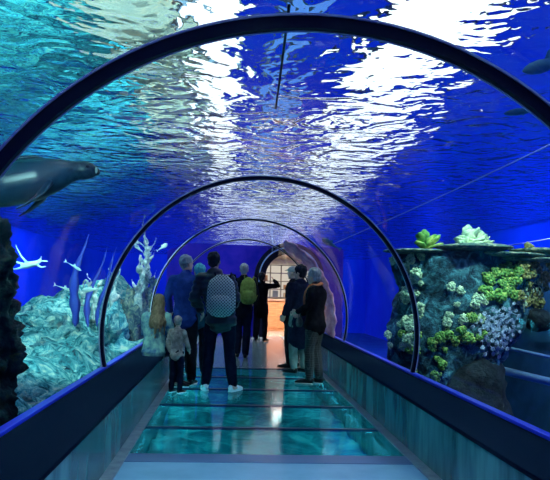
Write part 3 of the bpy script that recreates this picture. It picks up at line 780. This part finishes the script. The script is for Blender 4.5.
    for s in 'LR':
        limb(bm, J['hip'+s], J['knee'+s], lerp(J['ank'+s], J['knee'+s], .02), .094*b, .068, .056, .006)
    tube(bm, [J['pel']-up*.05, J['pel']+up*.01, lerp(J['pel'], J['waist'], .7)], [(.160*b+.008, .118*b+.008), (.166*b+.008, .12*b+.008), (.150*b+.006, .108*b+.006)], 20, ref=fwd)
    tr_ = link('trousers', bm, bottom, t); remesh(tr_, .016, 2); displace(tr_, .010, 9, hash(label) % 7 if False else len(label) % 7)
    bm = bmesh.new(); torso(bm, .020, coat_len if coat_len else .07)
    for s in 'LR':
        tube(bm, [lerp(J['neck'], J['sh'+s], .45)-up*.035, J['sh'+s]], [.075, .070], 12)
        limb(bm, J['sh'+s], J['el'+s], lerp(J['wr'+s], J['el'+s], .06), .060*b, .050, .036, .010 if not quilt else .016)
    tube(bm, [J['neck']-up*.03, J['neck']+up*.025], [.074, .070], 14)
    jk = link('jacket' if not coat_len else 'coat', bm, top, t); remesh(jk, .016, 2); displace(jk, .012, 8, len(label) % 5)
    if quilt:
        me = jk.data; nv = [v.normal.copy() for v in me.vertices]
        for v, n in zip(me.vertices, nv): v.co += n*.014*abs(math.sin(v.co.z*PI/.075))
    # ---- shoes
    for s in 'LR':
        bm = bmesh.new(); a, c = J['ank'+s], J['toe'+s]; dz = Vector((0, 0, 0))
        heel = a+(a-c).normalized()*.045; base = min(a.z, c.z+.06)-.085
        hz = Vector((heel.x, heel.y, c.z+.02)); mid = lerp(hz, c, .55)
        tube(bm, [hz, lerp(hz, c, .25)+Vector((0, 0, .012)), mid+Vector((0, 0, .006)), lerp(hz, c, .85), c+(c-hz)*.08], [(.036, .045), (.040, .050), (.044, .038), (.044, .030), (.034, .022)], 14)
        tube(bm, [lerp(hz, c, .18)+Vector((0, 0, .02)), a+Vector((0, 0, .02))], [.046, .044], 12)
        for v in bm.verts:
            if v.co.z < c.z-.026: v.co.z = c.z-.026
        sh = link('shoe', bm, shoe, t)
        if sole:
            bm = bmesh.new(); tube(bm, [Vector((hz.x, hz.y, c.z-.020)), Vector((mid.x, mid.y, c.z-.020)), Vector((c.x, c.y, c.z-.018))+(c-hz)*.10], [(.044, .012), (.050, .012), (.036, .012)], 14)
            link('sole', bm, sole, sh)
    # ---- hair
    if hair:
        bm = bmesh.new()
        if hairstyle == 'cap':
            ellipsoid(bm, hp(0, -.008, .055), (.086, .103, .075), 4, RH)
            tube(bm, [hp(0, .05, .065), hp(0, .11, .055), hp(0, .155, .045)], [(.065, .010), (.062, .008), (.035, .006)], 14, ref=RH @ Vector((0, 0, 1)))
        else:
            ellipsoid(bm, hp(0, -.022, .042), (.085, .100, .094), 4, RH)
            if hairstyle == 'thick': ellipsoid(bm, hp(0, -.03, .045), (.094, .108, .100), 4, RH); ellipsoid(bm, hp(0, -.05, -.02), (.080, .070, .08), 3, RH)
            if hairstyle == 'short': ellipsoid(bm, hp(0, -.045, -.01), (.066, .055, .07), 3, RH)
            if hairstyle == 'long':
                ellipsoid(bm, hp(0, -.03, -.02), (.092, .09, .11), 3, RH)
                for k in range(9):
                    a = -1.15+2.3*k/8
                    tube(bm, [hp(math.sin(a)*.06, -.06*math.cos(a)-.02, .02), hp(math.sin(a)*.09, -.15*math.cos(a)-.01, -.14), hp(math.sin(a)*.14, -.24*math.cos(a)-.02, -.30), hp(math.sin(a)*.12+.02*math.sin(k*3), -.27*math.cos(a)-.02, -.46-.05*math.cos(a*1.3)-.02*math.sin(k*5))], [.035, .034, .028, .010], 8)
        ho = link('cap' if hairstyle == 'cap' else 'hair', bm, hair, t)
        remesh(ho, .012, 1)
        if hairstyle != 'cap': displace(ho, .010, 26, 3, 3)
    t.scale = (K*1, K*1, K*1)
    t['_j'] = 0; del t['_j']
    return t, J, K
def hairmat(n, c): return mat(n, c, .55, noise_col=tuple(min(1, x*1.9+.01) for x in c), nscale=30, stretch=(1, 1, .25), bump=.6, bscale=60)
H_black = hairmat('hair_black', (.006, .006, .010)); H_brown = hairmat('hair_brown', (.08, .05, .028)); H_grey = hairmat('hair_grey', (.17, .18, .19)); H_white = hairmat('hair_whitish', (.24, .235, .22)); H_teal = hairmat('hair_pale_teal', (.05, .25, .28))
# quilted black jacket with sheen
PF = mat('puffer_black', (.012, .014, .018), .38, spec=.4, bump=.4, bscale=12)
DENIM = cloth('dark_denim', (.002, .004, .012), col2=(.004, .007, .020)); BLACKT = cloth('black_trousers', (.004, .005, .009)); NAVY = cloth('navy_shirt', (.008, .022, .12))
SHOE_B = mat('shoe_black', (.006, .006, .008), .4); SHOE_W = mat('shoe_white', (.62, .72, .72), .5); SOLE_W = mat('sole_white', (.75, .8, .78), .5)

# 1 man in a puffer jacket with the checkered rucksack
person('man seen from behind in black quilted jacket, dark jeans and white trainers', (-.13, 9.22, 0), 1.84, R_(-6), PF, DENIM, SHOE_W, hair=H_black, quilt=True, sole=SOLE_W,
       pose=dict(hipL=(-.10, 0, .93), kneeL=(-.135, .03, .51), ankL=(-.165, -.02, .09), toeL=(-.21, .15, .03), hipR=(.10, 0, .93), kneeR=(.13, .02, .51), ankR=(.19, -.04, .09), toeR=(.27, .12, .03),
                 elL=(-.345, .0, 1.18), wrL=(-.28, .17, 1.02), elR=(.185, .02, 1.18), wrR=(.11, .20, 1.06), pel=(0.01, 0, .96), waist=(-.03, 0, 1.12), chest=(-.06, -.01, 1.32), neck=(-.09, -.015, 1.50), head=(-.105, .015, 1.66), shL=(-.26, -.01, 1.44), shR=(.10, -.01, 1.43)), head_yaw=R_(-5))
# 2 grey-haired man in navy
person('grey-haired man from behind in navy shirt and black trousers', (-.63, 9.72, 0), 1.81, R_(-8), NAVY, BLACKT, SHOE_B, hair=H_grey, sole=SOLE_W, head_yaw=R_(-45), build=.90,
       pose=dict(elL=(-.27, .02, 1.18), wrL=(-.24, .16, 1.00), elR=(.25, -.03, 1.17), wrR=(.22, .12, .98), head=(.0, .03, 1.66)))
# 3 seated girl
CHK = cloth('teal_jacket', (.012, .05, .13), col2=(.20, .33, .27), ns=8)
person('long-haired girl in teal jacket sitting on the left sill', (-.86, 9.15, .02), 1.56, R_(-14), CHK, DENIM, SHOE_B, hair=H_brown, hairstyle='long', coat_len=.05,
       pose=dict(pel=(-.14, 0, .60), waist=(-.14, 0, .75), chest=(-.135, .03, .95), neck=(-.13, .05, 1.13), head=(-.12, .09, 1.29),
                 hipL=(-.22, .03, .58), hipR=(-.05, .03, .58), kneeL=(.10, .26, .56), kneeR=(.18, .10, .56), ankL=(.14, .28, .12), ankR=(.21, .08, .12), toeL=(.28, .36, .06), toeR=(.36, .12, .06),
                 shL=(-.30, .04, 1.07), shR=(.04, .04, 1.07), elL=(-.34, .10, .82), wrL=(-.16, .24, .72), elR=(.10, .08, .82), wrR=(.12, .26, .72)), head_yaw=R_(15), sole=SOLE_W)
# 4 small child in beige hood
BEI = cloth('beige_fleece', (.14, .11, .10), col2=(.42, .33, .28), ns=7)
person('small child in beige hooded jacket standing before the seated girl', (-.665, 9.0, 0), .97, R_(-30), BEI, DENIM, SHOE_B, hair=BEI, hairstyle='thick', sole=SOLE_W, build=.92, vox=.02,
       pose=dict(head=(0, .015, 1.68), elR=(.25, .05, 1.15), wrR=(.22, .18, 1.0)))
# 5 person hidden behind
person('person with pale teal hair mostly hidden between two men', (-.50, 10.75, 0), 1.72, R_(10), cloth('dark_teal_top', (.01, .04, .06)), BLACKT, SHOE_B, hair=H_teal, hairstyle='thick', head_yaw=R_(20))
# 6 yellow rucksack wearer
person('fair-haired person from behind in black top with yellow-green rucksack', (.25, 13.7, 0), 1.86, R_(0), cloth('black_top', (.006, .007, .012)), DENIM, SHOE_B, hair=H_white,
       pose=dict(kneeL=(-.08, .05, .51), ankL=(-.09, .0, .09), toeL=(-.13, .19, .03), ankR=(.06, -.20, .09), kneeR=(.08, -.04, .51), toeR=(.08, -.0, .03), elL=(-.26, .0, 1.18), wrL=(-.2, .16, 1.05), elR=(.26, 0, 1.18), wrR=(.2, .17, 1.05)), build=.95)
# 7 far dark visitor raising an arm
person('visitor in black raising both hands to the face near the doorway', (.80, 18.1, 0), 1.80, R_(-25), cloth('black_coat', (.004, .004, .006)), BLACKT, SHOE_B, hair=H_black, hairstyle='thick', coat_len=.22,
       pose=dict(elR=(.42, .14, 1.44), wrR=(.24, .26, 1.60), elL=(-.32, .14, 1.30), wrL=(-.12, .26, 1.52)), vox=.02)
# 8 capped man
person('man in pale flat cap and dark jacket half hidden behind the dark-haired one', (1.09, 12.1, 0), 1.78, R_(60), cloth('dark_jacket', (.006, .007, .010)), BLACKT, SHOE_B, hair=mat('cap_tweed', (.34, .33, .30), .8, noise_col=(.45, .44, .4), nscale=30), hairstyle='cap', coat_len=.15)
# 9 dark-haired man, navy coat, pale shorts/trouser cuffs
person('dark-haired person in long dark navy coat facing away beside the wall', (1.13, 11.35, 0), 1.77, R_(40), cloth('dark_navy_coat', (.006, .009, .022)), cloth('grey_trousers', (.10, .13, .12)), SHOE_B, hair=H_black, hairstyle='thick', coat_len=.42, build=1.05,
       pose=dict(elL=(-.24, .02, 1.16), wrL=(-.20, .14, .96)), head_yaw=R_(25), head_pitch=-.1)
# 10 grey-haired woman with orange scarf
m, t_, out = nt('plaid_wool')
b_ = N(t_, 'ShaderNodeBsdfPrincipled', Roughness=.9); v_ = coords(t_)
w1 = N(t_, 'ShaderNodeTexWave', Scale=9.0, bands_direction='Z'); w2 = N(t_, 'ShaderNodeTexWave', Scale=10.0, bands_direction='X')
t_.links.new(v_, w1.inputs['Vector']); t_.links.new(v_, w2.inputs['Vector'])
mm = N(t_, 'ShaderNodeMath', operation='MAXIMUM'); t_.links.new(w1.outputs['Fac'], mm.inputs[0]); t_.links.new(w2.outputs['Fac'], mm.inputs[1])
t_.links.new(ramp(t_, mm.outputs[0], [(.92, (.004, .005, .007)), (.99, (.035, .045, .045))]), b_.inputs['Base Color']); t_.links.new(b_.outputs[0], out.inputs['Surface'])
tw, Jw, Kw = person('grey-haired woman in black jumper, orange scarf and plaid trousers by the right wall', (1.235, 10.05, 0), 1.70, R_(65), cloth('black_jumper', (.005, .005, .007)), m, SHOE_B, hair=H_white, hairstyle='thick', build=1.08, sole=mat('sole_grey', (.3, .32, .3), .6),
       pose=dict(hipL=(-.08, 0, .93), hipR=(.08, 0, .93), ankL=(-.07, .05, .09), toeL=(-.08, .24, .03), ankR=(.07, -.06, .09), toeR=(.08, .13, .03), kneeL=(-.08, .06, .51), kneeR=(.08, .0, .51),
                 elL=(-.24, .04, 1.17), wrL=(-.16, .24, 1.10), elR=(.24, .04, 1.17), wrR=(.10, .26, 1.06), head=(0, .045, 1.64)), head_pitch=-.15)
ORS = cloth('orange_scarf', (.50, .12, .05), col2=(.65, .22, .10), ns=20)
bm = bmesh.new(); pts = [(math.cos(a)*.085, math.sin(a)*.080-.005, 1.505+.012*math.sin(a*3)-.02*math.sin(a)) for a in [2*PI*k/20 for k in range(21)]]
tube(bm, pts, [(.030, .026)]*21, 10, dome=False); tube(bm, [(-.03, .085, 1.49), (-.05, .15, 1.40), (-.06, .165, 1.28), (-.055, .165, 1.18)], [.028, (.034, .016), (.036, .014), (.032, .010)], 10)
link('scarf', bm, ORS, tw)
bm = bmesh.new(); ellipsoid(bm, (-.02, .25, .93), (.085, .05, .09), 3); 
for v in bm.verts: v.co.z = max(v.co.z, .86)
tube(bm, [(-.07, .25, 1.0), (-.06, .25, 1.06), (-.0, .25, 1.09), (.03, .25, 1.0)], [.008]*4, 6)
o = link('handbag', bm, mat('bag_grey', (.05, .055, .05), .6, noise_col=(.12, .13, .12), nscale=30)); o.matrix_world = Matrix.LocRotScale(tw.location, tw.rotation_euler, tw.scale)
tag(o, 'small dark handbag held in front of the grey-haired woman', 'handbag')

# rucksacks
def rucksack(loc, rz, w_, h_, d_, m_, ms, label, hood=None):
    t = thing('rucksack', label, 'rucksack', loc, rz)
    bm = bmesh.new(); n = 20
    zs = [0, .03, .12, .35, .6, .8, .93, 1.0]; ws_ = [.80, .95, 1.0, 1.0, .97, .90, .72, .45]
    tube(bm, [(0, -d_*.5*(1 if k < 6 else .85), z*h_) for k, z in enumerate(zs)], [(w_/2*q, d_/2*(q if k > 5 else 1)*(.8 if k == 0 else 1)) for k, q in enumerate(ws_)], n, ref=Vector((0, 1, 0)), dome=True)
    for v in bm.verts:   # squarer section
        a = math.atan2((v.co.y+d_*.5)/(d_/2), v.co.x/(w_/2)); k = 1/max(abs(math.cos(a)), abs(math.sin(a)))
        k = 1+(k-1)*.55; v.co.x *= k; v.co.y = -d_*.5+(v.co.y+d_*.5)*k
    o = link('bag_body', bm, m_, t)
    bm = bmesh.new(); tube(bm, [(-w_*.30, -d_*.98, h_*.12), (-w_*.30, -d_*1.06, h_*.3), (-w_*.27, -d_*1.0, h_*.5)], [.02]*3, 8); 
    pk = bmesh.new(); tube(pk, [(0, -d_*.95, h_*.08), (0, -d_*1.0, h_*.12), (0, -d_*1.0, h_*.38), (0, -d_*.95, h_*.44)], [(w_*.32, .03), (w_*.36, .045), (w_*.36, .045), (w_*.32, .03)], 18, ref=Vector((0, 1, 0)))
    bm.free(); link('front_pocket', pk, m_, t)
    for s in (-1, 1):
        bm = bmesh.new(); tube(bm, [(s*w_*.22, -.03, h_*.92), (s*w_*.28, .05, h_*1.10), (s*w_*.33, .20, h_*1.08), (s*w_*.42, .27, h_*.75), (s*w_*.50, .22, h_*.35), (s*w_*.48, -.01, h_*.12)], [(.028, .008)]*6, 8, ref=Vector((0, 1, .2)))
        link('shoulder_strap', bm, ms, t)
    bm = bmesh.new(); tube(bm, [(-.04, -.03, h_*.97), (-.035, -.03, h_*1.07), (.035, -.03, h_*1.07), (.04, -.03, h_*.97)], [.009]*4, 8); link('grab_handle', bm, ms, t)
    return t
m, t_, out = nt('lattice_fabric')
b_ = N(t_, 'ShaderNodeBsdfPrincipled', Roughness=.7)
w1 = N(t_, 'ShaderNodeTexWave', Scale=11.0); w2 = N(t_, 'ShaderNodeTexWave', Scale=11.0)
t_.links.new(coords(t_, rot=(0, R_(45), 0)), w1.inputs['Vector']); t_.links.new(coords(t_, rot=(0, R_(-45), 0)), w2.inputs['Vector'])
mm = N(t_, 'ShaderNodeMath', operation='MAXIMUM'); t_.links.new(w1.outputs['Fac'], mm.inputs[0]); t_.links.new(w2.outputs['Fac'], mm.inputs[1])
t_.links.new(ramp(t_, mm.outputs[0], [(.66, (.015, .03, .04)), (.85, (.34, .38, .36))]), b_.inputs['Base Color']); t_.links.new(b_.outputs[0], out.inputs['Surface'])
rucksack((-.115, 9.055, 1.03), R_(-6), .38, .46, .16, m, BLACKT, 'white rucksack with dark diamond lattice on the quilted jacket')
YB = cloth('yellow_green_nylon', (.13, .16, .03), col2=(.24, .28, .07), rough=.5)
rucksack((.34, 13.53, 1.10), R_(-6), .32, .44, .15, YB, YB, 'yellow-green rucksack on the fair-haired person')
#ENDPEOPLE#
# ------------------------------------------------------------------ lights
def light(kind, name, loc, energy, col, size=.3, tgt=None, spot=None, sy=None, blend=.5):
    l = bpy.data.lights.new(name, kind); l.energy = energy; l.color = col
    if kind == 'AREA':
        l.size = size
        if sy: l.shape = 'RECTANGLE'; l.size_y = sy
    elif kind != 'SUN': l.shadow_soft_size = size
    if kind == 'SPOT': l.spot_size = R_(spot); l.spot_blend = blend
    if kind == 'SUN': l.angle = size
    o = bpy.data.objects.new(name, l); C.objects.link(o); o.location = loc
    if tgt: aim(o, tgt)
    return o
# added underwater fills replacing overhead light that the water sheet blocks
light('SPOT', 'reef_fill', (-1.9, 6.2, 3.3), 850, (.45, 1, .95), .12, (-3.3, 9.8, .5), 75)
light('SPOT', 'reef_fill', (-1.5, 10.0, 3.35), 520, (.6, .95, 1), .12, (-2.5, 12.6, .9), 80)
light('SPOT', 'tower_fill', (3.7, 7.0, 3.35), 500, (.75, 1, .85), .08, (3.35, 9.6, 1.2), 62)
for x, y, e, tx, ty in ((-5.0, 6, 900, -8.5, 7), (-5.0, 16, 1100, -8.5, 18), (-5, 27, 1100, -8.5, 30), (5.6, 4, 900, 9, 5), (5.2, 11, 1300, 9, 12.5), (5.2, 19, 1300, 9, 21), (5, 29, 1100, 9, 32), (-3, 37, 1500, -3, 46), (4, 37, 1500, 4, 46)):
    light('SPOT', 'tank_wall_fill', (x, y, 3.38), e, (.3, .4, 1), .1, (tx, ty, .6), 115, blend=1.0)
light('SPOT', 'tower_fill', (2.75, 7.5, 3.35), 200, (.6, 1, .95), .05, (2.75, 9.2, 1.5), 50)
# above the water: added fills that light the stand-in rock
light('SPOT', 'reflection_rock_fill', (-1.0, 3.5, 4.2), 1300, (.7, 1, .9), .1, (-4.4, 9, 6.2), 125)
light('SPOT', 'reflection_rock_fill', (-1.2, 9, 4.2), 2300, (.6, 1, .95), .1, (-4.4, 15, 6.2), 125)
light('SPOT', 'reflection_rock_fill', (-1.2, 15, 4.2), 5500, (.6, 1, .95), .1, (-4.0, 22, 6.2), 125)
light('SPOT', 'near_floor_fill', (CX, 2.75, 2.42), 190, (.75, .92, 1), .04, (CX, 4.6, 0), 80, blend=1)  # added fill that brightens the pale near slab, not a real fitting
light('SUN', 'hall_daylight', (0, 0, 12), 4.0, (.75, 1, .95), .2, (-6, 4, 0))
# added hidden fills lighting the bed under the glass floor
for y in (6.5, 8.5, 10.5, 12.5, 14.5):
    light('AREA', 'floor_bed_fill', (XL+.03, y, -.16), 11, (.4, .85, 1), 1.6, (CX+.2, y, -.5), sy=.12)
    light('AREA', 'floor_bed_fill', (XR-.03, y, -.16), 11, (.35, .8, 1), 1.6, (CX-.2, y, -.5), sy=.12)
# hall
light('AREA', 'hall_ceiling_lamp', (1.7, 20.85, HZ-.01), 330, (1, .88, .76), 2.4, (1.7, 20.85, 0), sy=.9)
light('AREA', 'doorway_pink_fill', (DX, YE+.38, 2.46), 320, (1, .60, .62), .8, (DX-.5, 14, .8), sy=.1)  # added pink fill for the mauve shell, hidden above the arch
# added unseen fill behind the viewer, lighting the tunnel interior
light('AREA', 'rear_fill', (CX, -3.2, 2.0), 4, (.75, .9, 1), 2.0, (CX, 5, .6))

SC.view_settings.view_transform = 'Standard'; SC.view_settings.look = 'None'
SC.view_settings.exposure = 0; SC.view_settings.gamma = 1; SC.view_settings.use_curve_mapping = False
SC.cycles.max_bounces = 10; SC.cycles.transparent_max_bounces = 16; SC.cycles.transmission_bounces = 8; SC.cycles.glossy_bounces = 5; SC.cycles.diffuse_bounces = 3
SC.cycles.sample_clamp_indirect = 4.0
